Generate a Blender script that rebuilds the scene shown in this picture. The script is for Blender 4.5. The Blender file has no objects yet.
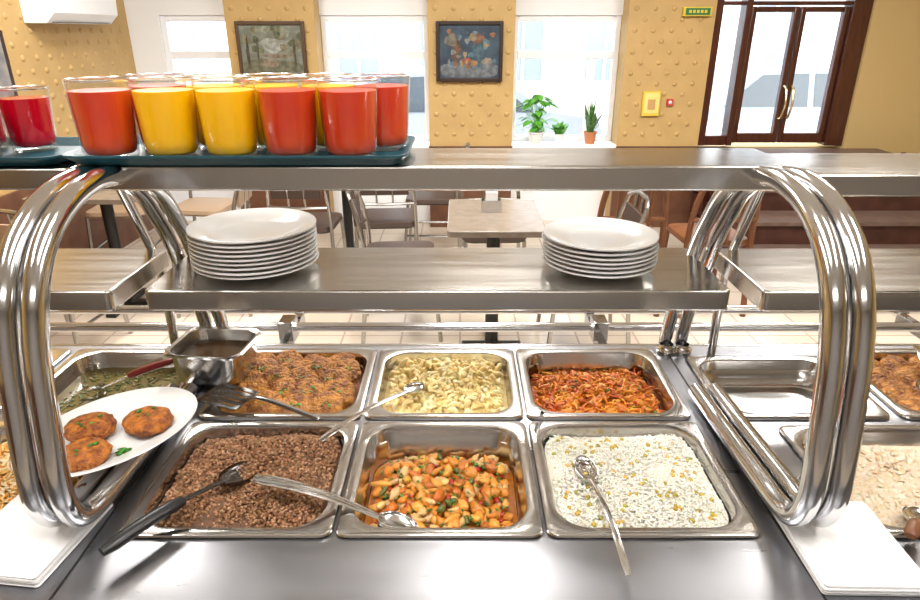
import bpy, bmesh, math, random
import numpy as np
from mathutils import Vector, Matrix, noise
random.seed(4); rng=np.random.default_rng(7)
scene=bpy.context.scene
COL=scene.collection
pi=math.pi
# ------------------------------------------------------------------ materials
def mat(name,color,rough=.5,metal=0,trans=0,ior=1.45,sss=0,emit=None,estr=0,noise_amt=0,nscale=20,bump=0,bscale=60,coat=0,color2=None,stretch=None,spec=None):
    m=bpy.data.materials.new(name); m.use_nodes=True
    nt=m.node_tree; b=nt.nodes['Principled BSDF']
    c=(*color,1)
    b.inputs['Base Color'].default_value=c
    b.inputs['Roughness'].default_value=rough
    b.inputs['Metallic'].default_value=metal
    b.inputs['Transmission Weight'].default_value=trans
    b.inputs['IOR'].default_value=ior
    b.inputs['Subsurface Weight'].default_value=sss
    b.inputs['Subsurface Scale'].default_value=.01
    b.inputs['Coat Weight'].default_value=coat
    if spec is not None: b.inputs['Specular IOR Level'].default_value=spec
    if emit: 
        b.inputs['Emission Color'].default_value=(*emit,1); b.inputs['Emission Strength'].default_value=estr
    tc=nt.nodes.new('ShaderNodeTexCoord'); mp=nt.nodes.new('ShaderNodeMapping')
    nt.links.new(tc.outputs['Object'],mp.inputs[0])
    if stretch: mp.inputs['Scale'].default_value=stretch
    if color2:
        n=nt.nodes.new('ShaderNodeTexNoise'); n.inputs['Scale'].default_value=nscale; n.inputs['Detail'].default_value=5
        nt.links.new(mp.outputs[0],n.inputs['Vector'])
        r=nt.nodes.new('ShaderNodeValToRGB'); r.color_ramp.elements[0].position=.38; r.color_ramp.elements[1].position=.62
        r.color_ramp.elements[0].color=c; r.color_ramp.elements[1].color=(*color2,1)
        nt.links.new(n.outputs['Fac'],r.inputs[0]); nt.links.new(r.outputs[0],b.inputs['Base Color'])
    if bump:
        n2=nt.nodes.new('ShaderNodeTexNoise'); n2.inputs['Scale'].default_value=bscale; n2.inputs['Detail'].default_value=3
        nt.links.new(mp.outputs[0],n2.inputs['Vector'])
        bp=nt.nodes.new('ShaderNodeBump'); bp.inputs['Strength'].default_value=bump; bp.inputs['Distance'].default_value=.01
        nt.links.new(n2.outputs['Fac'],bp.inputs['Height']); nt.links.new(bp.outputs[0],b.inputs['Normal'])
    return m
def steel(name,col,r0,r1,stretch=(1,1,1),sc=4,bs=.03):
    m=mat(name,col,rough=r0,metal=1)
    nt=m.node_tree;b=nt.nodes['Principled BSDF'];mp=nt.nodes['Mapping'];mp.inputs['Scale'].default_value=stretch
    n=nt.nodes.new('ShaderNodeTexNoise'); n.inputs['Scale'].default_value=sc; n.inputs['Detail'].default_value=6
    nt.links.new(mp.outputs[0],n.inputs['Vector'])
    mr=nt.nodes.new('ShaderNodeMapRange'); mr.inputs[3].default_value=r0; mr.inputs[4].default_value=r1
    nt.links.new(n.outputs['Fac'],mr.inputs[0]); nt.links.new(mr.outputs[0],b.inputs['Roughness'])
    bp=nt.nodes.new('ShaderNodeBump'); bp.inputs['Strength'].default_value=bs; bp.inputs['Distance'].default_value=.004
    nt.links.new(n.outputs['Fac'],bp.inputs['Height']); nt.links.new(bp.outputs[0],b.inputs['Normal'])
    return m
def foodmat(name,rough=.45,sss=.1,bump=.3,bscale=150):
    m=mat(name,(1,1,1),rough=rough,sss=sss,bump=bump,bscale=bscale)
    nt=m.node_tree;a=nt.nodes.new('ShaderNodeAttribute');a.attribute_name='Col'
    nt.links.new(a.outputs['Color'],nt.nodes['Principled BSDF'].inputs['Base Color'])
    return m
M_counter=steel('brushed_steel_counter',(.33,.335,.36),.22,.38,(1,6,1),5,.015)
M_shelf=steel('brushed_steel_shelf',(.54,.52,.49),.11,.24,(1,14,1),4)
M_pan=steel('pan_steel',(.58,.57,.56),.12,.24,(1,1,1),8)
M_tube=steel('tube_steel',(.60,.60,.61),.08,.16,(1,1,1),10,.01)
M_chairm=steel('chair_steel',(.40,.39,.38),.2,.3,(1,1,1),10,.02)
M_uten=steel('utensil_steel',(.68,.68,.68),.10,.18,(1,1,1),10,.01)
M_black=mat('black_plastic',(.010,.010,.011),.35)
M_redpl=mat('dark_red_plastic',(.20,.015,.015),.35)
M_porc=mat('porcelain',(.70,.70,.70),.12,coat=.4)
M_napkin=mat('paper_napkin',(.76,.76,.77),.85,bump=.15,bscale=120)
M_tray=mat('teal_tray',(.008,.062,.085),.4,bump=.1,bscale=300)
M_tomato=mat('tomato_juice',(.60,.034,.008),.3,sss=.05,color2=(.68,.065,.008),nscale=12)
M_orange=mat('orange_juice',(1.0,.52,.0),.3,sss=.1)
M_cran=mat('cranberry_drink',(.50,.002,.015),.1)
M_yel=mat('wallpaper_ochre',(.50,.335,.135),.6,color2=(.46,.305,.12),nscale=6)
M_plainyel=mat('plaster_ochre',(.52,.38,.17),.7)
M_white=mat('white_paint',(.84,.86,.89),.6)
M_kitchen=mat('kitchen_wall',(.36,.34,.33),.6)
M_wains=mat('wainscot_brown',(.11,.045,.025),.45,color2=(.15,.065,.035),nscale=9)
M_mahog=mat('mahogany_wood',(.045,.010,.005),.3,color2=(.075,.018,.009),nscale=5,stretch=(8,8,1),coat=.3)
M_wood=mat('oak_wood',(.13,.045,.018),.4,color2=(.18,.07,.026),nscale=5,stretch=(1,10,1))
M_seat=mat('brown_seat',(.05,.03,.022),.5)
M_table=mat('grey_laminate',(.20,.16,.13),.22,color2=(.165,.135,.105),nscale=20)
M_step=mat('step_tile',(.05,.018,.013),.45,color2=(.08,.03,.022),nscale=7)
M_nose=mat('step_tread_stone',(.15,.10,.08),.4,color2=(.12,.075,.06),nscale=12)
M_wframe=mat('pvc_frame',(.86,.88,.92),.35)
M_ceil=mat('ceiling_white',(.80,.80,.79),.8)
M_floor=mat('floor_tile',(.6,.5,.4),.25)
nt=M_floor.node_tree; br=nt.nodes.new('ShaderNodeTexBrick'); br.offset=0
br.inputs['Color1'].default_value=(.62,.55,.46,1); br.inputs['Color2'].default_value=(.56,.48,.39,1); br.inputs['Mortar'].default_value=(.40,.31,.25,1)
br.inputs['Scale'].default_value=1; br.inputs['Brick Width'].default_value=.33; br.inputs['Row Height'].default_value=.33; br.inputs['Mortar Size'].default_value=.006
nt.links.new(nt.nodes['Mapping'].outputs[0],br.inputs['Vector']); nt.links.new(br.outputs['Color'],nt.nodes['Principled BSDF'].inputs['Base Color'])
def panemat(name='window_pane',f=.06,facing=False,tint=(.97,.985,.99),rough=.03):
    m=bpy.data.materials.new(name); m.use_nodes=True; nt=m.node_tree; nt.nodes.clear()
    o=nt.nodes.new('ShaderNodeOutputMaterial'); mx=nt.nodes.new('ShaderNodeMixShader'); t=nt.nodes.new('ShaderNodeBsdfTransparent'); g=nt.nodes.new('ShaderNodeBsdfGlossy')
    t.inputs[0].default_value=(*tint,1); g.inputs['Roughness'].default_value=rough; mx.inputs[0].default_value=f
    if facing:
        lw=nt.nodes.new('ShaderNodeLayerWeight'); lw.inputs['Blend'].default_value=.5
        pw=nt.nodes.new('ShaderNodeMath'); pw.operation='POWER'; pw.inputs[1].default_value=2.5; nt.links.new(lw.outputs['Facing'],pw.inputs[0])
        mr=nt.nodes.new('ShaderNodeMapRange'); mr.inputs[3].default_value=.07; mr.inputs[4].default_value=.75; nt.links.new(pw.outputs[0],mr.inputs[0])
        nt.links.new(mr.outputs[0],mx.inputs[0])
    nt.links.new(t.outputs[0],mx.inputs[1]);nt.links.new(g.outputs[0],mx.inputs[2]);nt.links.new(mx.outputs[0],o.inputs[0]); return m
M_pane=panemat(); M_glass=panemat('thin_glass',.1,True); M_rim=panemat('glass_rim',.6,False,(.95,.97,.98),.25)
# ------------------------------------------------------------------ mesh builder
class MB:
    def __init__(s): s.v=[];s.f=[];s.m=[]
    def add(s,vs,fs,mi=0,M=None):
        o=len(s.v)
        for p in vs:
            p=Vector(p)
            if M is not None: p=M@p
            s.v.append(p)
        for f in fs: s.f.append([i+o for i in f]); s.m.append(mi)
        return s
    def box(s,x0,x1,y0,y1,z0,z1,mi=0,M=None):
        vs=[(x,y,z) for z in(z0,z1) for y in(y0,y1) for x in(x0,x1)]
        return s.add(vs,[(0,2,3,1),(4,5,7,6),(0,1,5,4),(2,6,7,3),(0,4,6,2),(1,3,7,5)],mi,M)
    def loft(s,rings,mi=0,cap0=False,cap1=False,M=None,closed=True):
        n=len(rings[0]);vs=[p for r in rings for p in r];fs=[]
        for i in range(len(rings)-1):
            for j in range(n if closed else n-1):
                k=(j+1)%n; fs.append((i*n+j,i*n+k,(i+1)*n+k,(i+1)*n+j))
        if cap0: fs.append(tuple(range(n)))
        if cap1: fs.append(tuple((len(rings)-1)*n+j for j in range(n)))
        return s.add(vs,fs,mi,M)
    def rev(s,prof,cx=0,cy=0,cz=0,mi=0,n=40,M=None,sx=1,sy=1):
        rings=[]
        for r,z in prof:
            rings.append([(cx+max(r,1e-5)*sx*math.cos(2*pi*j/n),cy+max(r,1e-5)*sy*math.sin(2*pi*j/n),cz+z) for j in range(n)])
        return s.loft(rings,mi,M=M)
    def sweep(s,pts,r,mi=0,n=12,M=None,flat=1.0):
        pts=[Vector(p) for p in pts]; k=len(pts); rs=r if isinstance(r,(list,tuple)) else [r]*k
        rings=[];T0=(pts[1]-pts[0]).normalized(); up=Vector((0,0,1)) if abs(T0.z)<.9 else Vector((0,1,0)); N=(up-T0*up.dot(T0)).normalized()
        for i in range(k):
            T=(pts[min(i+1,k-1)]-pts[max(i-1,0)]).normalized(); N=(N-T*N.dot(T)).normalized(); B=T.cross(N)
            rings.append([pts[i]+N*rs[i]*flat*math.cos(2*pi*j/n)+B*rs[i]*math.sin(2*pi*j/n) for j in range(n)])
        return s.loft(rings,mi,True,True,M)
    def build(s,name,mats,parent=None,bevel=0,ang=35,smooth=True,loc=None):
        me=bpy.data.meshes.new(name); me.from_pydata([tuple(p) for p in s.v],[],s.f)
        if not isinstance(mats,(list,tuple)): mats=[mats]
        for m in mats: me.materials.append(m)
        me.polygons.foreach_set('material_index',s.m)
        bm=bmesh.new(); bm.from_mesh(me); bmesh.ops.recalc_face_normals(bm,faces=bm.faces); bm.to_mesh(me); bm.free()
        if smooth: me.shade_smooth(); me.set_sharp_from_angle(angle=math.radians(ang))
        ob=bpy.data.objects.new(name,me); COL.objects.link(ob)
        if bevel:
            b=ob.modifiers.new('b','BEVEL'); b.width=bevel; b.segments=3; b.limit_method='ANGLE'; b.angle_limit=math.radians(50)
        if parent: ob.parent=parent
        if loc is not None: ob.location=loc
        return ob
def empty(name,loc=(0,0,0)):
    e=bpy.data.objects.new(name,None); e.empty_display_size=.05; COL.objects.link(e); e.location=loc; return e
def smoothpath(P,sub=8):
    P=[Vector(p) for p in P]; Q=[P[0]*2-P[1]]+P+[P[-1]*2-P[-2]]; out=[]
    for i in range(1,len(Q)-2):
        for k in range(sub):
            t=k/sub; a,b,c,d=Q[i-1],Q[i],Q[i+1],Q[i+2]
            out.append(.5*((2*b)+(c-a)*t+(2*a-5*b+4*c-d)*t*t+(-a+3*b-3*c+d)*t**3))
    out.append(P[-1]); return out
def rrect(cx,cy,w,d,r,z,n=8):
    r=min(r,w/2-1e-4,d/2-1e-4); out=[]
    for q,(sx,sy) in enumerate(((1,1),(-1,1),(-1,-1),(1,-1))):
        for k in range(n+1):
            a=q*pi/2+k/n*pi/2
            out.append((cx+sx*(w/2-r)+r*math.cos(a),cy+sy*(d/2-r)+r*math.sin(a),z))
    return out
# ------------------------------------------------------------------ ROOM
YB=5.5
MB().box(-2.7,4.2,-2.6,5.9,-.05,0).build('floor',M_floor)
MB().box(-2.75,4.25,-2.65,5.95,2.7,2.8).build('ceiling',M_ceil)
def studs(mb,x0,x1,z0,z1,y,mi=0,axis='y',sp=.145,sgn=-1):
    row=0;z=z0+.05
    while z<z1-.03:
        x=x0+.06+(sp/2 if row%2 else 0)
        while x<x1-.04:
            rings=[]
            for (r,h) in ((.021,0),(.016,.007),(.008,.010),(.0005,.011)):
                rg=[]
                for j in range(8):
                    a=2*pi*j/8; u=x+r*math.cos(a); w=z+r*math.sin(a)
                    rg.append((u,y+sgn*h,w) if axis=='y' else (y+sgn*h,u,w))
                rings.append(rg)
            mb.loft(rings,mi); x+=sp
        z+=sp*.55; row+=1
w=MB()
w.box(-2.7,1.315,5.7,5.9,1.71,2.7,1)
w.box(-2.7,1.315,5.7,5.9,0,.68,1)
w.box(-2.7,-2.44,5.7,5.9,.68,1.71,1)
for a,b in ((-1.84,-1.137),(-.255,.433),(1.315,1.995)):
    w.box(a,b,YB,5.9,0,2.7,0); studs(w,a,b,.75,2.0,YB)
w.box(1.995,3.22,5.6,5.9,2.35,2.7,2); w.box(3.22,4.2,5.5,5.9,0,2.7,2); w.box(1.995,3.22,5.6,5.9,0,.68,2)
for a,b in ((-1.84,-1.137),(-.255,.433),(1.315,1.995)):
    w.box(a-.005,b+.005,YB-.02,YB+.01,0,.70,3)
w.build('wall_back',[M_yel,M_white,M_plainyel,M_wains])
w=MB(); w.box(-2.8,-2.7,-2.6,5.9,0,2.7,0); studs(w,1.0,5.6,.75,2.1,-2.7,0,'x',.145,1); w.box(-2.7,-2.68,-2.6,5.68,0,.7,1)
w.build('wall_left',[M_yel,M_wains])
MB().box(4.2,4.3,-2.6,5.9,0,2.7).build('wall_right',M_plainyel)
MB().box(-2.8,4.3,-2.7,-2.6,0,2.7).build('wall_front',M_kitchen)
def window(idx,x0,x1,z0,z1,mull=None):
    e=empty('window_%d'%idx,((x0+x1)/2,5.76,z0)); L=Matrix.Translation(-e.location); fw=.045
    m=MB()
    def bx(*a): m.box(*a,0,L)
    bx(x0,x0+fw,5.72,5.79,z0,z1); bx(x1-fw,x1,5.72,5.79,z0,z1); bx(x0+fw,x1-fw,5.72,5.79,z0,z0+fw); bx(x0+fw,x1-fw,5.72,5.79,z1-fw,z1)
    zt=1.41; bx(x0+fw,x1-fw,5.72,5.79,zt-.03,zt+.03)
    if mull is not None: bx(mull-.03,mull+.03,5.725,5.785,z0+fw,zt-.03)
    m.build('frame',M_wframe,e,bevel=.006)
    MB().box(x0+fw,x1-fw,5.752,5.756,z0+fw,z1-fw,0,L).build('pane',M_pane,e)
    s=MB(); s.box(x0-.0,x1+.0,5.50,5.72,z0-.03,z0,0,L); s.build('sill',M_wframe,e,bevel=.006)
window(1,-2.44,-1.84,.71,1.71)
window(2,-1.137,-.255,.71,1.71)
window(3,.433,1.315,.71,1.71,1.10)
# paintings (flat painted shapes on canvas)
def painting(cx,cz,wd,ht,base,shapes,fm):
    e=empty('framed_painting',(cx,5.47,cz)); L=Matrix.Translation(-e.location);m=MB();f=.028
    x0,x1,z0,z1=cx-wd/2,cx+wd/2,cz-ht/2,cz+ht/2
    m.box(x0,x0+f,5.46,5.495,z0,z1,0,L);m.box(x1-f,x1,5.46,5.495,z0,z1,0,L);m.box(x0+f,x1-f,5.46,5.495,z0,z0+f,0,L);m.box(x0+f,x1-f,5.46,5.495,z1-f,z1,0,L)
    m.build('frame',fm,e,bevel=.005)
    m=MB(); m.box(x0+f,x1-f,5.475,5.49,z0+f,z1-f,0,L); mats=[base]; cw=(wd-2*f)/2; ch_=(ht-2*f)/2
    for k,(u,v,a,b,col) in enumerate(shapes):
        mm=mat('paint_%d'%k,col,.5,color2=tuple(min(1,q*1.7+.015) for q in col),nscale=26); mats.append(mm)
        pts=[]
        for j in range(24):
            t=2*pi*j/24; rr=1+.15*math.sin(3*t+k*2)+.08*math.sin(7*t+k)
            pts.append((cx+max(-.97,min(.97,u+a*rr*math.cos(t)))*cw,5.4745-.0002*k,cz+max(-.97,min(.97,v+b*rr*math.sin(t)))*ch_))
        m.add(pts,[tuple(range(24))],k+1,L)
    m.build('canvas',mats,e,smooth=False)
M_dkframe=mat('dark_frame',(.03,.015,.01),.4); M_goldframe=mat('bronze_frame',(.08,.045,.025),.4)
rs=random.Random(3)
tr_=[]
for i in range(26):
    u=rs.uniform(-.95,.95); v=rs.uniform(-.1,.85) if abs(u)>.35 else rs.uniform(.5,.9)
    tr_.append((u,v,rs.uniform(.06,.16),rs.uniform(.08,.2),rs.choice([(.05,.06,.03),(.09,.095,.05),(.11,.10,.06),(.14,.15,.11)])))
painting(-1.49,1.455,.54,.42,mat('landscape_base',(.13,.14,.11),.5,color2=(.20,.21,.18),nscale=14),
  [(.05,.2,.4,.3,(.19,.20,.18)),(.0,-.7,1.2,.3,(.08,.08,.05)),(-.1,-.55,.3,.16,(.14,.11,.08)),(.2,-.25,.5,.08,(.12,.09,.06))]+tr_+[(-.78,-.1,.05,.6,(.04,.03,.02)),(.75,-.05,.04,.55,(.05,.035,.02)),(-.45,.0,.03,.45,(.05,.04,.025))],M_goldframe)
sm_=[]
for i in range(22): sm_.append((rs.uniform(-.9,.9),rs.uniform(-.75,.8),rs.uniform(.04,.1),rs.uniform(.05,.12),rs.choice([(.14,.06,.025),(.16,.12,.06),(.04,.09,.12),(.10,.03,.02),(.11,.12,.12),(.02,.04,.07),(.06,.12,.15)])))
painting(.075,1.44,.53,.45,mat('still_life_base',(.02,.035,.06),.5,color2=(.04,.07,.10),nscale=10),
  [(0,-.72,1.2,.32,(.08,.09,.10)),(-.45,.1,.14,.5,(.07,.03,.015)),(-.62,.45,.2,.25,(.09,.08,.06)),(.3,.0,.2,.38,(.03,.06,.08)),(.3,.5,.2,.2,(.11,.05,.03)),(.1,.55,.12,.16,(.13,.10,.05)),(-.1,-.35,.16,.13,(.16,.04,.02)),(.15,-.42,.12,.11,(.17,.10,.03)),(.6,-.35,.2,.12,(.13,.11,.08)),(-.55,-.5,.18,.09,(.12,.13,.13)),(.55,.3,.12,.2,(.05,.10,.12))]+sm_,M_dkframe)
pp=MB(); pp.box(-2.68,-2.655,3.55,4.05,1.2,1.6,0); pp.box(-2.66,-2.65,3.59,4.01,1.24,1.56,1); pp.build('wall_picture',[M_dkframe,mat('portrait_paint',(.3,.28,.25),.5,color2=(.12,.12,.14),nscale=6)])
ac=MB(); ac.loft([[(-2.7,y,1.64),(-2.56,y,1.64),(-2.50,y,1.70),(-2.49,y,1.87),(-2.53,y,1.91),(-2.7,y,1.91)] for y in (4.35,5.15)],0,True,True)
for k in range(4): ac.box(-2.565,-2.545,4.4,5.1,1.643+.012*k,1.646+.012*k,1)
ac.build('air_conditioner',[M_wframe,M_black],bevel=.008)
M_green=mat('exit_green',(.02,.10,.04),.4,emit=(.03,.5,.12),estr=.1); M_signy=mat('sign_yellow',(.7,.52,.05),.5)
s=MB(); s.box(1.73,1.95,5.46,5.5,1.70,1.765,0); s.box(1.745,1.935,5.455,5.461,1.708,1.757,1)
for k in range(5): s.box(1.77+.03*k,1.79+.03*k,5.452,5.456,1.722,1.743,2)
s.build('exit_sign',[M_signy,M_green,M_signy],bevel=.003)
s=MB(); s.box(1.49,1.63,5.47,5.5,.95,1.14,0); s.box(1.50,1.62,5.465,5.471,.97,1.13,1); s.box(1.53,1.59,5.46,5.466,1.0,1.08,2); s.build('wall_notice_box',[M_signy,mat('paper_cream',(.8,.62,.2),.6),mat('paper_dark',(.5,.3,.12),.6)])
s=MB(); s.box(1.69,1.74,5.475,5.5,1.03,1.08,0); s.rev([(.0,-.01),(.014,-.01),(.014,0),(.0,.012)],0,0,0,1,16,Matrix.Translation((1.715,5.47,1.055))@Matrix.Rotation(pi/2,4,'X')); s.build('fire_alarm_button',[mat('alarm_red',(.5,.03,.03),.4),M_white])
# door
d=empty('door_1',(2.6,5.6,.7)); L=Matrix.Translation(-d.location)
m=MB()
for a,b in ((1.995,2.06),(2.24,2.29),(3.07,3.22)): m.box(a,b,5.52,5.66,.70,2.35,0,L)
m.box(2.06,3.07,5.52,5.66,2.2,2.35,0,L); m.box(2.06,3.07,5.54,5.64,1.78,1.81,0,L)
m.box(2.06,2.24,5.54,5.64,.70,.78,0,L)
m.build('frame',M_mahog,d,bevel=.008)
m=MB()
for x0,x1 in ((2.295,2.675),(2.685,3.065)):
    m.box(x0,x0+.042,5.55,5.61,.72,1.77,0,L); m.box(x1-.042,x1,5.55,5.61,.72,1.77,0,L); m.box(x0+.042,x1-.042,5.55,5.61,.72,.80,0,L); m.box(x0+.042,x1-.042,5.55,5.61,1.73,1.77,0,L)
m.build('leaf',M_mahog,d,bevel=.008)
MB().box(2.065,3.065,5.578,5.582,.74,2.2,0,L).build('pane',M_pane,d)
m=MB()
for x in (2.652,2.708):
    m.sweep(smoothpath([(x,5.55,.92),(x,5.50,.94),(x-.0,5.47,1.05),(x,5.50,1.16),(x,5.55,1.18)],6),.010,0,8,L)
m.build('handle',mat('brass',(.75,.6,.35),.25,1),d)
m=MB()
for k in range(4):
    m.box(2.0,3.5,4.15+.3*k,5.49,.17*k+(.0 if k==0 else .001),.17*(k+1)-.02,0); m.box(1.99,3.5,4.13+.3*k,4.47+.3*k if k<3 else 5.49,.17*(k+1)-.025,.17*(k+1)+.003,1)
for x in (1.96,3.52):
    for k in range(4): m.box(x,x+.03,4.2+.3*k,4.24+.3*k,0,.17*(k+1)+.0,2)
    m.add([(x,4.10,0),(x,4.10,.12),(x,5.2,.70),(x,5.2,.5),(x+.035,4.10,0),(x+.035,4.10,.12),(x+.035,5.2,.70),(x+.035,5.2,.5)],[(0,1,2,3),(4,5,6,7),(1,2,6,5),(0,3,7,4),(0,1,5,4),(2,3,7,6)],2)
m.build('entrance_steps',[M_step,M_nose,M_mahog])
# ------------------------------------------------------------------ OUTSIDE
M_fac=mat('facade_plaster',(.66,.66,.67),.8); M_fw=mat('facade_window',(.20,.23,.27),.2); M_asph=mat('asphalt',(.45,.46,.48),.8); M_tyre=mat('tyre_rubber',(.04,.04,.045),.6)
M_trimf=mat('facade_trim',(.72,.72,.73),.7); M_cglass=mat('car_glass',(.06,.075,.09),.1)
MB().box(-20,22,5.95,30,-.45,-.3).build('ground_street',M_asph)
MB().box(1.9,3.6,5.91,7.2,-.3,.68).build('porch_slab',M_asph)
f=MB(); f.box(-20,22,16,17,-.3,12,0)
for i in range(21):
    for k in range(4):
        x=-18+1.9*i; z=.5+2.7*k; f.box(x,x+.9,15.93,16.02,z,z+1.7,1); f.box(x-.12,x+1.02,15.88,16.0,z-.12,z,2); f.box(x-.08,x,15.9,16.0,z,z+1.8,2); f.box(x+.9,x+.98,15.9,16.0,z,z+1.8,2)
        f.box(x+.42,x+.48,15.9,15.95,z,z+1.7,2)
f.build('building_facade',[M_fac,M_fw,M_trimf])
def car(x,y,c):
    e=empty('parked_car',(x,y,-.3)); m=MB()
    prof=[(-2.1,.3),(-2.15,.6),(-2.05,.85),(-1.3,.95),(-.7,1.42),(.7,1.45),(1.35,.98),(2.0,.88),(2.12,.6),(2.1,.3)]
    m.loft([[(p[0],-.7 if p[1]>1.2 else -.82,p[1]) for p in prof],[(p[0],.7 if p[1]>1.2 else .82,p[1]) for p in prof]],0,True,True)
    m.add([(-1.15,-.825,.97),(-.65,-.725,1.36),(-.05,-.725,1.38),(-.05,-.825,.97)],[(0,1,2,3)],1); m.add([(.03,-.825,.97),(.03,-.725,1.38),(.66,-.725,1.37),(1.2,-.825,.97)],[(0,1,2,3)],1)
    for wx in(-1.35,1.35):
        for wy in (-.83,.6): m.rev([(0,0),(.2,0),(.3,.02),(.3,.2),(.2,.22),(0,.22)],0,0,0,2,20,Matrix.Translation((wx,wy+.22,.30))@Matrix.Rotation(pi/2,4,'X'))
    m.build('body',[c,M_cglass,M_tyre],e)
car(-.3,9.0,mat('car_grey',(.30,.33,.38),.3)); car(-4.6,9.4,mat('car_silver',(.30,.32,.35),.3)); car(4.6,9.6,mat('car_blue',(.24,.30,.38),.3))
# ------------------------------------------------------------------ plants
M_leaf=mat('leaf_green',(.05,.26,.02),.4,color2=(.13,.42,.05),nscale=30); M_leafd=mat('leaf_dark',(.02,.10,.02),.4,color2=(.10,.22,.05),nscale=40)
M_pot=mat('white_pot',(.8,.8,.8),.4); M_terra=mat('terracotta',(.5,.2,.09),.6)
def leaf(m,base,ang,lean,L,W,mi):
    n=6;rows=[]
    for i in range(n+1):
        t=i/n; r=lean*L*t; z=L*t*(1-.55*lean*t); wd=W*math.sin(pi*min(.97,.12+t*.86))
        c=Vector(base)+Vector((math.cos(ang)*r,math.sin(ang)*r*.6,z)); s=Vector((-math.sin(ang),math.cos(ang),0))*wd*.5
        rows.append([c-s,c+Vector((0,0,-wd*.15)),c+s])
    m.loft(rows,mi,closed=False)
def pot(m,r,h,mi): m.rev([(0,0),(r*.7,0),(r*.95,h*.9),(r*1.05,h*.9),(r*1.05,h),(r*.9,h),(r*.9,h*.88),(0,h*.88)],0,0,0,mi,24)
def plant(name,x,y,z,potm,lm,r,h,n,Lr,W,lean):
    m=MB(); pot(m,r,h,0)
    for i in range(n): leaf(m,(random.uniform(-r,r)*.4,random.uniform(-r,r)*.4,h*.86),random.uniform(0,2*pi),random.uniform(*lean),random.uniform(*Lr),W,1)
    m.build(name,[potm,lm],loc=(x,y,z))
m=MB(); pot(m,.07,.10,0)
for i in range(60):
    a=random.uniform(0,2*pi); R_=random.uniform(.02,.16); H_=random.uniform(.12,.40); p0=Vector((0,0,.09)); p2=Vector((R_*math.cos(a),R_*math.sin(a)*.5,H_)); p1=(p0+p2)/2+Vector((0,0,.03))
    m.sweep([p0,p1,p2],.002,1,5)
    sz=random.uniform(.03,.048); d_=Vector((math.cos(a),math.sin(a)*.5,-.5)).normalized(); sd_=Vector((-math.sin(a),math.cos(a),0))
    out=[p2]+[p2+d_*sz*q+sd_*sz*w_ for q,w_ in ((-.2,.5),(.3,.75),(1,.55),(1.8,0),(1,-.55),(.3,-.75),(-.2,-.5))]
    m.add(out,[(0,1,2,3,4),(0,4,5,6,7)],1)
m.build('potted_leafy_plant',[M_pot,M_leaf],loc=(.64,5.56,.7105))
plant('potted_violet',.84,5.58,.7105,M_pot,M_leaf,.045,.08,26,(.07,.15),.05,(.4,1.0))
plant('potted_snake_plant',1.10,5.57,.7105,M_terra,M_leafd,.055,.10,18,(.16,.32),.032,(.1,.65))
# ------------------------------------------------------------------ furniture
def table(x,y,wx,wy,tm,name='cafe_table'):
    e=empty(name,(x,y,0)); 
    m=MB(); m.loft([rrect(0,0,wx,wy,.03,.72),rrect(0,0,wx,wy,.03,.75)],0,True,True); m.build('top',tm,e,bevel=.004)
    m=MB(); m.sweep([(0,0,.03),(0,0,.72)],.035,0,16); m.box(-wx*.35,wx*.35,-.03,.03,0,.03); m.box(-.03,.03,-wy*.35,wy*.35,0,.03); m.build('pedestal',M_black if tm is M_table else M_wood,e,bevel=.003)
def chair(x,y,rot,fm=None,sm=None,name='cafe_chair'):
    fm=fm or M_chairm; sm=sm or M_seat
    e=empty(name,(x,y,0)); e.rotation_euler=(0,0,rot)
    m=MB(); r=.012 if fm is M_chairm else .018; h=.80
    for sx in(-1,1):
        m.sweep(smoothpath([(sx*.20,.22,0),(sx*.19,.18,.45),(sx*.18,.20,.66),(sx*.16,.24,h)],5),r,0,8)
        m.sweep([(sx*.19,-.21,0),(sx*.175,-.17,.44)],r,0,8)
        m.sweep([(sx*.195,.2,.2),(sx*.185,-.19,.2)],r*.8,0,8)
    m.sweep(smoothpath([(-.16,.24,h),(-.08,.26,h+.03),(.08,.26,h+.03),(.16,.24,h)],5),r,0,8)
    m.sweep([(-.18,.2,.60),(0,.225,.60),(.18,.2,.60)],r*.8,0,8)
    if fm is M_chairm: 
        for sx in (-.05,.05): m.sweep([(sx,.215,.60),(sx,.25,h+.025)],r*.6,0,6)
        m.loft([rrect(0,.222,.30,.018,.008,.66),rrect(0,.232,.30,.018,.008,.76)],1,True,True)
    else:
        for sx in (-.09,-.03,.03,.09): m.sweep([(sx,.20,.46),(sx,.25,h+.02)],r*.6,0,6)
    m.build('frame',[fm,sm],e)
    m=MB(); m.loft([rrect(0,0,.36,.36,.06,.43),rrect(0,0,.39,.39,.07,.445),rrect(0,0,.38,.38,.07,.47),rrect(0,0,.30,.30,.06,.48)],0,True,True); m.build('seat',sm,e)
table(.17,3.15,.46,.62,M_table)
table(-2.1,3.75,.6,.6,M_table); table(-.85,4.75,.6,.6,M_table); table(1.22,4.3,.75,.6,M_wood,'wooden_table')
M_seatb=mat('beige_seat',(.33,.23,.15),.5)
for (x,y,r) in ((-2.35,4.4,.1),(-1.80,4.45,-.1),(-1.5,3.75,-1.5),(-.98,4.05,3.1),(-.48,4.15,3.2),(-.20,4.75,-1.6),(-.33,3.4,1.65),(.2,3.85,.05),(.66,3.2,-1.55),(-2.1,3.15,3.0)):
    chair(x,y,r,None,M_seatb if x<-1.4 else M_seat)
for (x,y,r) in ((1.0,3.80,3.1),(1.50,3.78,3.2)):
    chair(x,y,r,M_wood,M_wood,'wooden_chair')
m=MB(); m.box(-.05,.05,-.03,.03,0,.008,0); m.box(-.05,.05,-.03,-.026,.008,.06,0); m.box(-.05,.05,.026,.03,.008,.06,0)
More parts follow.
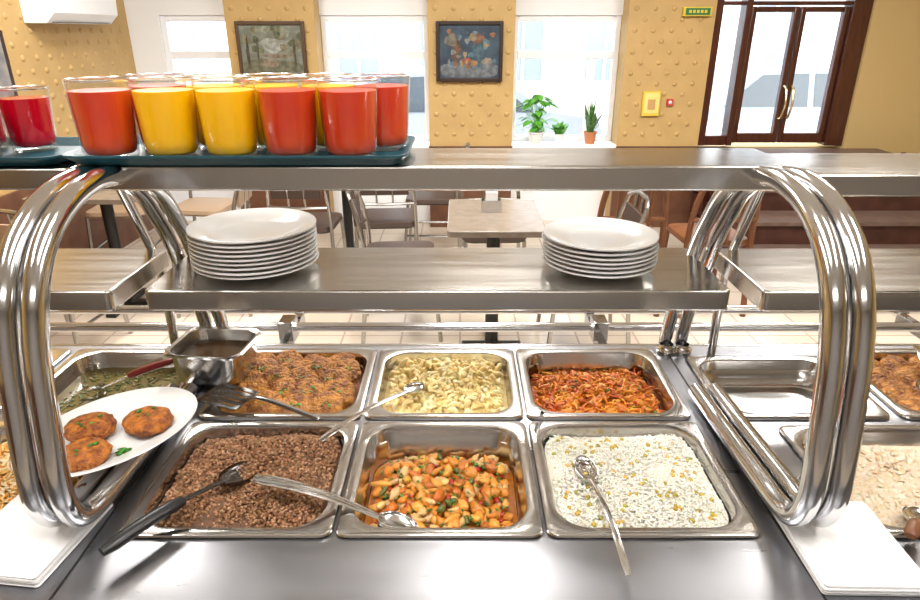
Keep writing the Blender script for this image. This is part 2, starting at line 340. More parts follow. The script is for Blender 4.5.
for k in range(6): m.box(-.03,.03,-.02+k*.007,-.017+k*.007,.01,.10-.002*(k%2),1)
m.build('napkin_holder',[M_uten,M_napkin],loc=(.16,3.2,.751))
# ------------------------------------------------------------------ COUNTER
ZC=.90
XE=[-.517,-.19,.128,.455]; YF=(.747,1.058); YK=(1.064,1.365)
C_soup=(-.90,-.575,1.064,1.365); C_left=(-.90,-.575,.747,1.058); C_far=(-1.235,-.91,1.064,1.365)
C_emp=(.515,.845,1.064,1.33); C_cream=(.60,.95,.747,1.045); C_cut2=(.86,1.19,1.064,1.365)
holes=[(XE[i]+.01,XE[i+1]-.01,y[0]+.01,y[1]-.01) for i in range(3) for y in (YF,YK)]
holes+=[(c[0]+.01,c[1]-.01,c[2]+.01,c[3]-.01) for c in (C_soup,C_left,C_far,C_emp,C_cream,C_cut2)]
xs=sorted({-1.5,1.5}|{h[0] for h in holes}|{h[1] for h in holes}); ys=sorted({.42,1.385}|{h[2] for h in holes}|{h[3] for h in holes})
m=MB(); vs=[];fs=[]
for j,y in enumerate(ys):
    for i,x in enumerate(xs): vs.append((x,y,ZC))
nx=len(xs)
for j in range(len(ys)-1):
    for i in range(nx-1):
        cx=(xs[i]+xs[i+1])/2; cy=(ys[j]+ys[j+1])/2
        if any(h[0]<cx<h[1] and h[2]<cy<h[3] for h in holes): continue
        fs.append((j*nx+i,j*nx+i+1,(j+1)*nx+i+1,(j+1)*nx+i))
e_counter=empty('serving_counter',(0,0,0))
m.add(vs,fs); top=m.build('top',M_counter,e_counter,smooth=False)
sd=top.modifiers.new('s','SOLIDIFY'); sd.thickness=.006; sd.offset=-1
m=MB(); m.box(-1.5,1.5,.42,.425,.80,.894); m.box(-1.5,1.5,1.38,1.385,.80,.894); m.box(-1.48,1.48,.47,1.36,.12,.70); m.box(-1.48,-1.46,.47,1.36,.70,.894); m.box(1.46,1.48,.47,1.36,.70,.894);m.box(-1.46,1.46,.47,.49,.70,.894);m.box(-1.46,1.46,1.368,1.378,.70,.894)
for x in (-1.4,0,1.4):
    for y in (.55,1.28): m.box(x-.03,x+.03,y-.03,y+.03,0,.12)
m.build('cabinet',M_counter,e_counter,smooth=False)
m=MB()
for x in (-.546,.487): m.box(x-.0015,x+.0015,.42,1.385,ZC,ZC+.0012)
m.build('seam',M_black,e_counter)
tr=empty('tray_rail')
m=MB()
for y,z in ((1.48,.845),(1.60,.85),(1.72,.85)): m.sweep([(-1.5,y,z),(1.5,y,z)],.013,0,12)
for x in (-1.3,-.47,.38,1.3): m.box(x-.012,x+.012,1.385,1.74,.80,.832); m.box(x-.02,x+.02,1.57,1.63,.82,.875); m.box(x-.03,x+.03,1.386,1.392,.78,.86)
m.build('rail',M_tube,tr,bevel=.002)
def gn_pan(name,x0,x1,y0,y1,depth=.13,fl=.021,z=ZC+.001,r=.05,matl=None,taper=.012):
    cx,cy=(x0+x1)/2,(y0+y1)/2; W=x1-x0-.004; D=y1-y0-.004; m=MB(); k=.006
    ow,od=W-2*fl,D-2*fl
    R=[rrect(cx,cy,W-.002,D-.002,.018,z),rrect(cx,cy,W,D,.018,z+.002),rrect(cx,cy,W-.003,D-.003,.017,z+k-.001),rrect(cx,cy,W-.008,D-.008,.016,z+k),
       rrect(cx,cy,ow+.012,od+.012,r+.004,z+k-.001),rrect(cx,cy,ow+.004,od+.004,r+.002,z+k-.002),rrect(cx,cy,ow,od,r,z+k-.006),rrect(cx,cy,ow-.003,od-.003,r,z-.02),rrect(cx,cy,ow-.006,od-.006,r,z-.022)]
    zb=z-depth; t=taper
    R+= [rrect(cx,cy,ow-.006-t,od-.006-t,r,zb+.018),rrect(cx,cy,ow-t-.016,od-t-.016,r-.004,zb+.006),rrect(cx,cy,ow-t-.036,od-t-.036,r-.012,zb)]
    R+= [rrect(cx,cy,(ow-t-.036)*.5,(od-t-.036)*.5,(r-.012)*.5,zb+.0015),rrect(cx,cy,.01,.01,.004,zb+.002)]
    m.loft(R,0,False,True)
    m.build(name,matl or M_pan,ang=40)
    return (cx,cy,ow-.008,od-.008,r)
G={}
for i in range(3):
    G['f%d'%i]=gn_pan('gastronorm_pan',XE[i],XE[i+1],*YF)
    G['k%d'%i]=gn_pan('gastronorm_pan',XE[i],XE[i+1],*YK)
for k,c in (('soup',C_soup),('left',C_left),('far',C_far),('cream',C_cream),('cut2',C_cut2)): G[k]=gn_pan('gastronorm_pan',*c)
G['emp']=gn_pan('gastronorm_pan',*C_emp,depth=.055)
# ------------------------------------------------------------------ FOOD helpers
def base_surface(name,g,h,color,shrink=0,parent=None,matl=None,rough=.5,color2=None,bump=.6,bscale=200,nscale=60):
    cx,cy,W,D,r=g; rings=[]
    for s in [1,.97,.93,.88,.82,.75,.67,.59,.5,.41,.32,.23,.14,.05]:
        rings.append([(x,y,h(x,y)) for x,y,_ in rrect(cx,cy,(W-shrink)*s,(D-shrink)*s,max(r*s,.001),0,10)])
    m=MB(); m.loft(rings,0,False,True)
    return m.build(name,matl or mat(name+'_base',color,rough,color2=color2,nscale=nscale,bump=bump,bscale=bscale,sss=.05),parent,ang=80)
def tri(bmfn):
    bm=bmesh.new(); bmfn(bm); bmesh.ops.triangulate(bm,faces=bm.faces); bm.verts.ensure_lookup_table()
    v=np.array([p.co[:] for p in bm.verts]); f=np.array([[q.index for q in t.verts] for t in bm.faces]); bm.free(); return v,f
def ico(sub): return tri(lambda b: bmesh.ops.create_icosphere(b,subdivisions=sub,radius=1))
ICO1=ico(1); ICO2=ico(2); ICO3=ico(3); ICO4=ico(4)
def mb_tri(m):
    me=bpy.data.meshes.new('t'); me.from_pydata([tuple(p) for p in m.v],[],m.f); r=tri(lambda b:b.from_mesh(me)); bpy.data.meshes.remove(me); return r
def deform(t,amt,seed,fr=1.5):
    v=t[0].copy()
    for i in range(len(v)):
        n=noise.noise(Vector(v[i])*fr+Vector((seed*7.3,seed,0))); v[i]*=1+amt*n
    return v,t[1]
def rotm(a,b,c):
    return np.array((Matrix.Rotation(a,3,'Z')@Matrix.Rotation(b,3,'Y')@Matrix.Rotation(c,3,'X')))
class SC:
    def __init__(s): s.V=[];s.F=[];s.C=[];s.o=0
    def put(s,t,pos,R,sc,col):
        v=(t[0]*np.array(sc))@R.T+np.array(pos); s.V.append(v); s.F.append(t[1]+s.o); s.o+=len(v)
        s.C.append(np.tile(np.array([*col,1.0]),(len(v),1)))
    def build(s,name,m,parent=None):
        V=np.concatenate(s.V);F=np.concatenate(s.F);C=np.concatenate(s.C)
        me=bpy.data.meshes.new(name); me.vertices.add(len(V)); me.vertices.foreach_set('co',V.ravel().astype('f'))
        me.loops.add(len(F)*3); me.loops.foreach_set('vertex_index',F.ravel().astype('i'))
        me.polygons.add(len(F)); me.polygons.foreach_set('loop_start',np.arange(0,len(F)*3,3,dtype='i'))
        me.update(calc_edges=True); me.validate()
        a=me.color_attributes.new('Col','FLOAT_COLOR','POINT'); a.data.foreach_set('color',C.ravel().astype('f'))
        me.materials.append(m); me.shade_smooth()
        ob=bpy.data.objects.new(name,me); COL.objects.link(ob)
        if parent: ob.parent=parent
        return ob
def rand_in(g,shr=.012):
    cx,cy,W,D,r=g
    while True:
        x=random.uniform(-1,1)*(W/2-shr); y=random.uniform(-1,1)*(D/2-shr)
        dx=abs(x)-(W/2-r); dy=abs(y)-(D/2-r)
        if dx>0 and dy>0 and dx*dx+dy*dy>(r-shr)**2: continue
        return cx+x,cy+y
def jit(c,a=.12):
    k=1+random.uniform(-a,a); return tuple(min(1,max(0,q*k*(1+random.uniform(-a,a)*.3))) for q in c)
def N2(x,y,f,s=0): return noise.noise(Vector((x*f+s,y*f-s,s*1.7)))
R2=lambda: rotm(random.uniform(0,2*pi),random.uniform(-.6,.6),random.uniform(-.6,.6))
herb=deform((ICO1[0]*np.array([1,.6,.12]),ICO1[1]),.8,3,2)
M_food=foodmat('cooked_food'); M_foodwet=foodmat('glazed_food',.35,.1,.25,120); M_rice=foodmat('rice_food',.5,.1,.1,200)
def herbs(s,n,posf,sz=.004,z=.003):
    for _ in range(n):
        x,y,h=posf(); s.put(herb,(x,y,h+z),R2(),(sz*random.uniform(.5,1.4),)*3,jit((.05,.17,.02),.4))
# buckwheat
g=G['f0']; cx,cy=g[0],g[1]
def hb(x,y):
    u=(x-cx)/(g[2]/2);v=(y-cy)/(g[3]/2); e=max(abs(u),abs(v))
    z=.884+.028*(1-min(1,e)**2.5)+.010*N2(x,y,22,1)
    d=math.hypot((x+.385),(y-.875)*1.0); z-=.030*math.exp(-(d/.040)**2); z+=.014*math.exp(-(((x+.30)/.05)**2+((y-.96)/.05)**2)); return z
e=empty('buckwheat_porridge'); base_surface('mass',g,hb,(.075,.034,.017),parent=e,color2=(.14,.066,.034))
s=SC(); gt=[(ICO1[0]*np.array([1,.85,.75]),ICO1[1]),deform(ICO1,.4,2)]
for _ in range(6500):
    x,y=rand_in(g,.004); sc=random.uniform(.0022,.0037); s.put(random.choice(gt),(x,y,hb(x,y)+random.uniform(0,.0045)),R2(),(sc,)*3,jit(random.choice([(.22,.10,.042),(.28,.14,.065),(.16,.07,.03),(.40,.22,.12)]),.2))
s.build('grains',M_food,e)
# rice
g=G['f2']; rcx,rcy,rw,rd=g[0],g[1],g[2],g[3]
def hr(x,y):
    u=(x-rcx)/(rw/2);v=(y-rcy)/(rd/2); e=max(abs(u),abs(v)); return .884+.020*(1-min(1,e)**3)+.011*N2(x,y,18,5)
e=empty('rice_with_peas'); base_surface('mass',g,hr,(.66,.61,.51),parent=e,color2=(.74,.69,.60))
s=SC(); rt=(ICO1[0]*np.array([2.1,.8,.75]),ICO1[1])
for _ in range(7000):
    x,y=rand_in(g,.004); sc=random.uniform(.0016,.0024); s.put(rt,(x,y,hr(x,y)+random.uniform(0,.0045)),R2(),(sc,)*3,jit(random.choice([(.79,.75,.66),(.75,.70,.60),(.82,.79,.72)]),.05))
for _ in range(105):
    x,y=rand_in(g,.012); s.put(ICO2,(x,y,hr(x,y)+.003),R2(),(random.uniform(.0034,.0046),)*3,jit(random.choice([(.42,.32,.04),(.50,.35,.05),(.32,.27,.04),(.58,.34,.07)]),.15))
s.build('grains',M_rice,e)
# vegetable stew
g=G['f1']; vcx,vcy,vw,vd=g[0],g[1],g[2],g[3]
def hv(x,y):
    u=(x-vcx)/(vw/2);v=(y-vcy)/(vd/2); return .832+.020*math.exp(-(u*u*1.2+(v+.1)**2*1.2))+.006*N2(x,y,20,8)
e=empty('vegetable_stew'); base_surface('sauce',g,hv,(.26,.07,.010),shrink=.006,parent=e,color2=(.36,.13,.015),rough=.25,bump=.3)
s=SC(); ch=[deform((ICO2[0]*np.array([1.1,.8,.65]),ICO2[1]),.6,k) for k in range(5)]+[deform((ICO2[0]*np.array([1.7,.5,.5]),ICO2[1]),.4,9)]
for _ in range(430):
    x,y=rand_in(g,.018); lay=random.choice([0,0,.009]); sc=random.uniform(.008,.0135)
    col=random.choice([(.55,.20,.022)]*6+[(.60,.27,.045)]*6+[(.42,.12,.015)]*4+[(.32,.020,.008)]*3+[(.58,.36,.14)]*3+[(.09,.11,.02)]*3)
    if col[0]<.4: sc*=.65
    s.put(random.choice(ch),(x,y,hv(x,y)+lay+.004),R2(),(sc,)*3,jit(col,.18))
herbs(s,200,lambda:(lambda p:(p[0],p[1],hv(*p)+.014))(rand_in(g,.02)))
s.build('chunks',M_foodwet,e)
# pasta
g=G['k1']; pcx,pcy,pw,pd=g[0],g[1],g[2],g[3]
def hp(x,y):
    u=(x-pcx)/(pw/2);v=(y-pcy)/(pd/2); e=max(abs(u),abs(v)); return .870+.038*(1-min(1,e)**2.2)+.008*N2(x,y,25,11)
e=empty('pasta_spirals'); base_surface('mass',g,hp,(.68,.50,.18),parent=e,color2=(.74,.57,.26))
m_=MB(); m_.sweep([(math.cos(a)*.8,math.sin(a)*.8,.35*a) for a in np.linspace(0,4.2,8)],.46,0,6); pst=mb_tri(m_); 
m_=MB(); m_.sweep([(math.cos(a)*1.2,math.sin(a)*1.0,.1*a) for a in np.linspace(0,2.6,6)],.6,0,6); pst2=mb_tri(m_)
s=SC()
for _ in range(800):
    x,y=rand_in(g,.012); sc=random.uniform(.006,.009); s.put(random.choice([pst,pst2]),(x,y,hp(x,y)+random.uniform(-.002,.006)),rotm(random.uniform(0,6.3),random.uniform(0,6.3),random.uniform(0,6.3)),(sc,)*3,jit(random.choice([(.84,.66,.31),(.80,.61,.25),(.85,.73,.42)]),.06))
herbs(s,14,lambda:(lambda p:(p[0],p[1],hp(*p)+.008))(rand_in(g,.02)),.003)
s.build('pieces',M_rice,e)
# braised cabbage with meat pieces
g=G['k2']; ocx,ocy,ow_,od_=g[0],g[1],g[2],g[3]
def ho(x,y):
    u=(x-ocx)/(ow_/2);v=(y-ocy)/(od_/2); return .850+.036*math.exp(-(u*u*1.1+(v+.15)**2*1.3))+.008*N2(x,y,16,15)
e=empty('braised_carrot_cabbage'); base_surface('mass',g,ho,(.38,.075,.006),shrink=.006,parent=e,color2=(.50,.13,.008),rough=.4)
sh=[]
for k in range(4):
    m_=MB(); m_.sweep([(t,math.sin(t*1.3+k)*.5,math.cos(t*1.1+k*2)*.35) for t in np.linspace(-2,2,6)],[.15,.28,.32,.32,.28,.13],0,5); sh.append(mb_tri(m_))
s=SC()
for k in range(120):
    x,y=rand_in(g,.022); s.put(random.choice(ch),(x,y,ho(x,y)+.005),R2(),(random.uniform(.009,.015),)*3,jit(random.choice([(.56,.17,.015),(.46,.10,.01),(.64,.25,.03)]),.2))
for _ in range(1000):
    x,y=rand_in(g,.014); sc=random.uniform(.004,.0075); s.put(random.choice(sh),(x,y,ho(x,y)+random.uniform(0,.013)),R2(),(sc,sc*1.2,sc*1.2),jit(random.choice([(.70,.22,.010),(.62,.15,.008),(.76,.32,.02),(.42,.07,.005)]),.15))
herbs(s,60,lambda:(lambda p:(p[0],p[1],ho(*p)+.012))(rand_in(g,.02)))
s.build('shreds',M_food,e)
M_patty=mat('fried_patty',(.52,.17,.022),.5,color2=(.20,.05,.01),nscale=60,bump=1,bscale=170,sss=.05)
M_patty2=mat('golden_patty',(.60,.25,.03),.45,color2=(.25,.075,.012),nscale=60,bump=1,bscale=170,sss=.05)
def patty(m,c,a,b,t,rot,tilt,seed,rg=.10):
    v,f=deform((ICO4[0],ICO4[1]),rg,seed,3.0); v,f=deform((v,f),.05,seed+3,9.0); M=Matrix.Translation(c)@Matrix.Rotation(tilt,4,'X')@Matrix.Rotation(rot,4,'Z')
    vv=[]
    for p in v:
        z=p[2]; vv.append((p[0]*a,p[1]*b,math.copysign(abs(z)**.65,z)*t))
    m.add(vv,f.tolist(),0,M)
def herbmesh(s,c,spread,n,sz=.006):
    for _ in range(n):
        a=random.uniform(0,6.3);r=spread*math.sqrt(random.random()); s.put(herb,(c[0]+r*math.cos(a),c[1]+r*math.sin(a),c[2]+random.uniform(0,.003)),R2(),(sz*random.uniform(.5,1.2),)*3,jit((.05,.24,.02),.4))
g=G['k0']; e=empty('fried_cutlets')
base_surface('layer',g,lambda x,y:.868+.005*N2(x,y,15,3),(.20,.06,.01),parent=e,color2=(.3,.1,.02))
# overlapping round cutlets, each row leaning on the row behind (facing the server)
m=MB();s=SC();k=0
for r_ in range(5):
    for c_ in range(4):
        x=g[0]-.094+.062*c_+(.012 if r_%2 else -.012)+random.uniform(-.005,.005); y=g[1]+.092-.046*r_+random.uniform(-.004,.004)
        x=min(max(x,g[0]-.100),g[0]+.100); y=min(max(y,g[1]-.088),g[1]+.088)
        z=.888+.008*random.random()+(.008 if 0<r_<4 else 0); k+=1; tl=random.uniform(.35,.6)
        patty(m,(x,y,z),.037,.033,.010,random.uniform(0,3),tl,k,.13)
        herbmesh(s,(x,y-.006,z+.010),.014,6,.005)
m.build('cutlets',M_patty2,e,ang=80); s.build('parsley_bits',M_food,e)
g=G['cut2']; e=empty('fried_cutlets'); base_surface('layer',g,lambda x,y:.86,(.20,.06,.01),parent=e); m=MB()
for r_ in range(4):
    for c_ in range(4): patty(m,(g[0]-.095+.063*c_,g[1]+.083-.055*r_,.885+.006*random.random()),.037,.032,.012,random.uniform(.3,1.2),.35,30+r_*4+c_,.15)
m.build('cutlets',M_patty2,e,ang=80)
# soup
g=G['soup']; e=empty('herb_broth_soup'); M_br=mat('broth',(.13,.10,.035),.06,color2=(.20,.16,.06),nscale=25,coat=.6)
base_surface('broth',g,lambda x,y:.868,(.2,.2,.1),parent=e,matl=M_br)
s=SC()
for _ in range(420):
    x,y=rand_in(g,.02); s.put(herb,(x,y,.8695),rotm(random.uniform(0,6),0,0),(random.uniform(.002,.006),)*3,jit(random.choice([(.06,.10,.02),(.28,.22,.08),(.09,.15,.03)]),.3))
s.build('greens',M_foodwet,e)
g=G['left']; 
def hl(x,y): return .876+.014*N2(x,y,14,21)+.006
e=empty('carrot_salad'); base_surface('mass',g,hl,(.6,.32,.08),parent=e,color2=(.65,.42,.18)); s=SC()
for _ in range(1100):
    x,y=rand_in(g,.012); sc=random.uniform(.005,.009); s.put(random.choice(sh),(x,y,hl(x,y)+random.uniform(0,.005)),R2(),(sc,)*3,jit(random.choice([(.70,.30,.03),(.74,.48,.2),(.66,.38,.10),(.75,.60,.38)]),.12))
s.build('shreds',M_food,e)
g=G['far']; e=empty('grated_salad'); base_surface('mass',g,lambda x,y:.87+.01*N2(x,y,20,2),(.4,.34,.15),parent=e,color2=(.5,.4,.22))
g=G['cream']
def hc(x,y): return .880+.012*N2(x,y,14,31)+.005*N2(x,y,50,3)
e=empty('creamy_salad'); base_surface('mass',g,hc,(.68,.54,.39),parent=e,color2=(.74,.62,.48),rough=.35); s=SC()
for _ in range(800):
    x,y=rand_in(g,.012); sc=random.uniform(.004,.007); s.put(random.choice(ch[:5]),(x,y,hc(x,y)-.001),R2(),(sc,sc,sc*.5),jit(random.choice([(.70,.56,.40),(.75,.64,.50),(.68,.50,.32)]),.06))
s.build('bits',M_food,e)
# ------------------------------------------------------------------ small pan with broth
sp=empty('small_steel_pan',(-.525,1.235,.908)); 
m=MB(); R=[]
for w_,z_ in ((.168,.074),(.170,.078),(.164,.080),(.150,.078),(.147,.072),(.138,.012),(.120,.003),(.01,.002)): R.append(rrect(0,0,w_,w_*.86,.03 if w_>.02 else .003,z_))
m.loft(R,0,False,True)
R=[rrect(0,0,w_,w_*.86,.03 if w_>.02 else .003,z_) for w_,z_ in ((.168,.074),(.152,.072),(.142,.010),(.122,0),(.01,0))]
m.loft(R,0,False,True); m.build('pan',M_pan,sp); 
m=MB(); m.loft([rrect(0,0,.143*s_,.143*.86*s_,.03*s_,.052) for s_ in (1,.5,.05)],0,False,True); m.build('broth',mat('dark_broth',(.07,.04,.02),.08),sp)
sp.rotation_euler=(0,0,-.12)
# ------------------------------------------------------------------ TUBE FRAME + SHELVES
fr=empty('serving_shelf_unit')
for tag,xx in (('left',(-.590,-.552)),('right',(.485,.522))):
    m=MB()
    for x in xx:
        P=[(1.16,1.375),(1.10,1.380),(1.04,1.384),(.97,1.390),(.89,1.376),(.82,1.338),(.775,1.28),(.75,1.21),(.735,1.13),(.722,1.04),(.722,.99),(.742,.950),(.785,.935),(.86,.931),(1.0,.924),(1.15,.919)]
        m.sweep(smoothpath([(x,a,b) for a,b in P],7),.0162,0,18)
        Q=[(1.10,1.362),(1.14,1.345),(1.18,1.315),(1.215,1.27),(1.255,1.21),(1.30,1.11),(1.345,1.01),(1.368,.93),(1.370,.903)]
        m.sweep(smoothpath([(x,a,b) for a,b in Q],6),.0145,0,16)
        m.rev([(0,.0),(.024,0),(.024,.006),(.018,.012),(.016,.02)],x,1.358,.9008,0,20)
    m.build('tubes_'+tag,M_tube,fr)
def shelf(name,x0,x1,y0,y1,z,t,parent):
    m=MB(); m.loft([rrect((x0+x1)/2,(y0+y1)/2,x1-x0,y1-y0,.012,q) for q in (z-t,z)],0,True,True); return m.build(name,M_shelf,parent,bevel=.004)
shelf('top_shelf',-.619,.542,1.032,1.205,1.40,.041,fr)
shelf('middle_shelf',-.568,.487,1.069,1.322,1.17,.04,fr)
for nm,x0,x1,zt,xm0,xm1 in (('l',-1.35,-.640,1.39,-1.35,-.628),('r',.552,1.35,1.385,.545,1.35)):
    e=empty('neighbouring_shelf_unit'); shelf('top_shelf',x0,x1,1.035 if nm=='r' else 1.06,1.235,zt,.036,e); shelf('middle_shelf',xm0,xm1,1.07,1.322,1.168,.04,e)
    m=MB()
    for x in ((-1.3,-.66) if nm=='l' else (.585,1.3)):
        m.sweep([(x,1.34,.90),(x,1.34,1.12),(x,1.22,1.36)],.010,0,12)
        m.box(x-.012,x+.012,1.30,1.345,1.12,1.15)
    m.build('posts',M_tube,e)
def plate_stack(cx,cy,R,n,z0=1.171):
    e=empty('plate_stack',(cx,cy,z0)); dz=.0085
    for i in range(n):
        m=MB(); k=R
        m.rev([(0,.002),(k*.5,.0),(k*.56,.003),(k*.62,.006),(k*.97,.0145),(k,.0165),(k*.995,.0190),(k*.96,.0190),(k*.70,.0095),(k*.62,.0065),(k*.5,.0050),(0,.0050)],random.uniform(-.002,.002),random.uniform(-.002,.002),i*dz,0,56)
        m.build('plate_%d'%(i+1),M_porc,e,ang=60)
plate_stack(-.398,1.198,.120,9); plate_stack(.270,1.195,.110,7)
# ------------------------------------------------------------------ trays and glasses
def tray(cx,cy,w_,d_,z):
    m=MB(); r=.03
    R=[rrect(cx,cy,w_-.05,d_-.05,r,z),rrect(cx,cy,w_-.03,d_-.03,r,z+.001),rrect(cx,cy,w_-.006,d_-.006,r,z+.013),rrect(cx,cy,w_,d_,r,z+.015),rrect(cx,cy,w_,d_,r,z+.018),rrect(cx,cy,w_-.008,d_-.008,r,z+.018),rrect(cx,cy,w_-.034,d_-.034,r,z+.005),rrect(cx,cy,w_-.06,d_-.06,r,z+.004)]
    m.loft(R,0,True,True); m.build('serving_tray',M_tray,ang=50)
tray(-.357,1.122,.55,.222,1.4012); tray(-.86,1.165,.40,.22,1.3912)
def glass(x,y,z,liq,h=.124,rt=.0485,rb=.041,fill=.86):
    e=empty('glass_of_juice',(x,y,z)); m=MB()
    R=lambda q: rb+(rt-rb)*q**.8
    m.rev([(0,0),(rb-.003,0),(rb,.003)]+[(R(q),h*q) for q in (.15,.3,.45,.6,.75,.9,.985)],0,0,0,0,40)
    m.rev([(rt-.0022,h-.003),(rt-.0026,h-.001),(rt-.0012,h+.0006),(rt+.0004,h-.0006),(rt,h-.003)],0,0,0,1,40)
    m.build('tumbler',[M_glass,M_rim],e,ang=60)
    o=.0024
    m=MB(); m.rev([(0,.009),(rb-o-.004,.009),(rb-o,.0125)]+[(R(q)-o,h*q) for q in (.2,.3,.45,.6,.75,fill)]+[(0,h*fill)],0,0,0,0,40)
    m.build('juice',liq,e,ang=60)
zt=1.4056
for x,y,l in ((-.572,1.072,M_tomato),(-.473,1.076,M_orange),(-.374,1.076,M_orange),(-.276,1.076,M_tomato),(-.178,1.074,M_tomato),
              (-.523,1.168,M_tomato),(-.424,1.168,M_orange),(-.325,1.168,M_orange),(-.227,1.168,M_orange),(-.134,1.165,M_tomato)):
    glass(x,y,zt,l)
for x,y in ((-.83,1.12),(-.93,1.13),(-.88,1.215),(-.785,1.21)): glass(x,y,1.3956,M_cran,.110,.043,.036,.84)
# ------------------------------------------------------------------ oval plate with patties
op=empty('oval_plate',(-.600,.938,.9495)); m=MB()
m.rev([(0,.001),(.6,.0),(.66,.004),(.97,.016),(1.0,.019),(.985,.021),(.67,.0085),(.6,.005),(0,.005)],0,0,0,0,64,None,.150,.112)
m.build('plate',M_porc,op,ang=60); op.rotation_euler=(0,0,.95)
for x,y,sd in ((-.636,.940,51),(-.605,.862,52),(-.546,.960,53)):
    e=empty('fried_patty',(0,0,0)); m=MB(); patty(m,(x,y,.969),.044,.039,.0125,random.uniform(0,3),.0,sd); m.build('patty',M_patty,e,ang=80)
    s=SC(); herbmesh(s,(x,y,.9815),.022,6,.005); s.build('parsley',M_food,e)
s=SC(); herbmesh(s,(-.555,.885,.958),.012,16,.006); s.build('parsley_garnish',M_food)
def napkins(cx,cy,w_,d_,rot):
    e=empty('napkin_stack',(cx,cy,.9012)); e.rotation_euler=(0,0,rot); m=MB()
    for k in range(6): 
        z=k*.0028; m.loft([rrect(random.uniform(-.0015,.0015),random.uniform(-.0015,.0015),w_,d_,.006,q) for q in (z,z+.0024)],0,True,True)
    m.build('napkins',M_napkin,e)
napkins(.560,.728,.145,.170,-.02); napkins(-.638,.750,.15,.170,-.12)
# ------------------------------------------------------------------ utensils
def spoon(name,bowl,end,a=.034,b=.023,dp=.011,hw=.006,black=None,rise=.01,tipw=1.3,hm=None,bm_=None):
    B=Vector(bowl);E=Vector(end);X=(E-B);Ln=X.length;X.normalize(); Z=Vector((0,0,1)); Z=(Z-X*Z.dot(X)).normalized(); Y=Z.cross(X)
    M=Matrix(((X.x,Y.x,Z.x,B.x),(X.y,Y.y,Z.y,B.y),(X.z,Y.z,Z.z,B.z),(0,0,0,1)))
    m=MB(); n=28
    for off in (0,-.0013):
        R=[]
        for i in range(9):
            t=i/8; q=math.sin(t*pi/2); dpt=-dp*math.cos(t*pi/2)**.8 if t<1 else 0
            R.append([(a*max(q,.02)*math.cos(2*pi*j/n),b*max(q,.02)*math.sin(2*pi*j/n),dpt+off) for j in range(n)])
        m.loft(R,0,True)
    P=[];W=[]
    for i in range(12):
        t=i/11; x=a*.93+(Ln-a*.93)*t; P.append((x,0,rise*math.sin(pi*t))); W.append(hw*(.75+(tipw-.75)*t))
    W[-1]*=.7
    if black:
        kk=int(11*(1-black)); m.sweep(P[:kk+1],[hw*.7]*(kk+1),0,10,M=None,flat=.5); 
        m.sweep(P[kk:],[hw*1.2]+[hw*1.6]*(11-kk-1)+[hw*1.1],1,12,None,.7)
    else: m.sweep(P,W,0,10,None,.22)
    m.v=[M@p for p in m.v]
    return m.build(name,[bm_ or M_uten,hm or M_black],ang=60)
M_dsteel=steel('dark_steel',(.16,.15,.15),.15,.25)
spoon('serving_spoon',(-.372,.890,.914),(-.497,.690,.932),.036,.027,.013,.0078,black=.55,rise=.008,bm_=M_dsteel)
spoon('serving_spoon',(-.098,.800,.885),(-.325,.832,.947),.034,.024,.010,.0085,rise=.010,tipw=1.6)
spoon('serving_spoon',(.214,.900,.915),(.226,.655,.925),.036,.020,.009,.0045,rise=.015)
spoon('serving_spoon',(-.095,1.145,.928),(-.247,.955,.932),.026,.018,.008,.006,rise=.008,tipw=1.3)
spoon('serving_spoon',(.17,1.10,.895),(.145,1.055,.935),.02,.014,.006,.006,rise=0)
spoon('serving_spoon',(.72,.80,.900),(.648,.725,.928),.035,.024,.010,.0065,rise=.008,hm=M_wood,black=.6)
spoon('serving_spoon',(.98,1.17,.912),(1.05,1.33,.93),.035,.024,.010,.007,rise=.01)
spoon('soup_ladle',(-.80,1.215,.876),(-.628,1.255,.932),.03,.028,.022,.0065,black=.6,rise=0.004,hm=M_redpl)
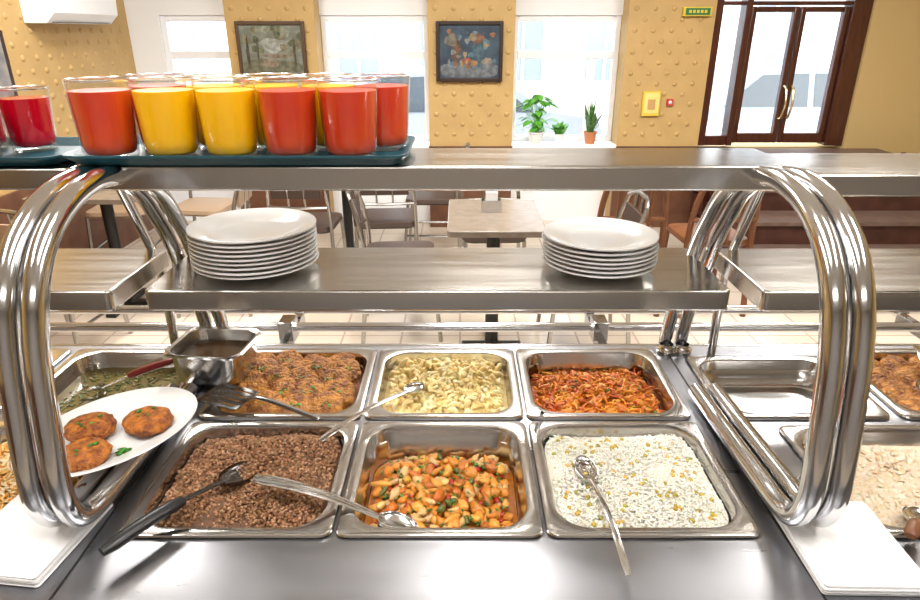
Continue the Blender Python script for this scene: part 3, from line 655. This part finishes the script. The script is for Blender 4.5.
def spatula(head,end):
    B=Vector(head);E=Vector(end);X=(E-B);Ln=X.length;X.normalize(); Z=Vector((0,0,1)); Z=(Z-X*Z.dot(X)).normalized(); Y=Z.cross(X)
    M=Matrix(((X.x,Y.x,Z.x,B.x),(X.y,Y.y,Z.y,B.y),(X.z,Y.z,Z.z,B.z),(0,0,0,1))); m=MB()
    for k in range(5):
        y=-.032+.016*k; m.box(-.045,.04,y-.0052,y+.0052,-.001,.001)
    m.box(-.052,-.042,-.038,.038,-.001,.001); m.box(.034,.046,-.036,.036,-.001,.001)
    m.sweep(smoothpath([(.04,0,0),(.06,0,.012),(.10,0,.014),(Ln,0,.0)],6),.0066,0,10,None,.35)
    m.v=[M@p for p in m.v]; m.build('slotted_spatula',steel('spatula_steel',(.36,.36,.36),.15,.25))
spatula((-.462,1.118,.923),(-.268,1.035,.924))
# ------------------------------------------------------------------ LIGHTS
def lamp(x,y,sx,sy,p,col=(1,.97,.92)):
    e=empty('ceiling_light_panel',(x,y,2.69)); m=MB()
    m.box(-sx/2-.03,-sx/2,-sy/2-.03,sy/2+.03,-.03,.008); m.box(sx/2,sx/2+.03,-sy/2-.03,sy/2+.03,-.03,.008); m.box(-sx/2,sx/2,-sy/2-.03,-sy/2,-.03,.008); m.box(-sx/2,sx/2,sy/2,sy/2+.03,-.03,.008)
    m.build('housing',M_wframe,e)
    l=bpy.data.lights.new('panel_light','AREA'); l.shape='RECTANGLE'; l.size=sx; l.size_y=sy; l.energy=p; l.color=col
    o=bpy.data.objects.new('lamp',l); COL.objects.link(o); o.parent=e; o.location=(0,0,-.02)
for x in (-1.3,0,1.3): lamp(x,.5,.35,1.2,19)
for x in (-1.6,.2,2.0): lamp(x,3.2,.6,.9,56)
lamp(0,-1.3,1.8,.4,14)
wd=bpy.data.worlds.new('sky'); scene.world=wd; wd.use_nodes=True
wd.node_tree.nodes['Background'].inputs[0].default_value=(.95,.975,1,1); wd.node_tree.nodes['Background'].inputs[1].default_value=5.5
for x0,x1 in ((-2.44,-1.84),(-1.137,-.255),(.433,1.315),(2.07,3.01)):
    l=bpy.data.lights.new('portal','AREA'); l.shape='RECTANGLE'; l.size=x1-x0; l.size_y=1.0; l.cycles.is_portal=True
    o=bpy.data.objects.new('sky_portal',l); COL.objects.link(o); o.location=((x0+x1)/2,5.86,1.21); o.rotation_euler=(-pi/2,0,0)
scene.view_settings.view_transform='Standard'; scene.view_settings.exposure=0.58
# ------------------------------------------------------------------ CAMERA
cam=bpy.data.cameras.new('camera'); cam.sensor_width=36; cam.lens=36*645/920; cam.clip_start=.02
co=bpy.data.objects.new('camera',cam); COL.objects.link(co); co.location=(0,0,1.6); co.rotation_euler=(math.radians(90-22.71),0,0); scene.camera=co
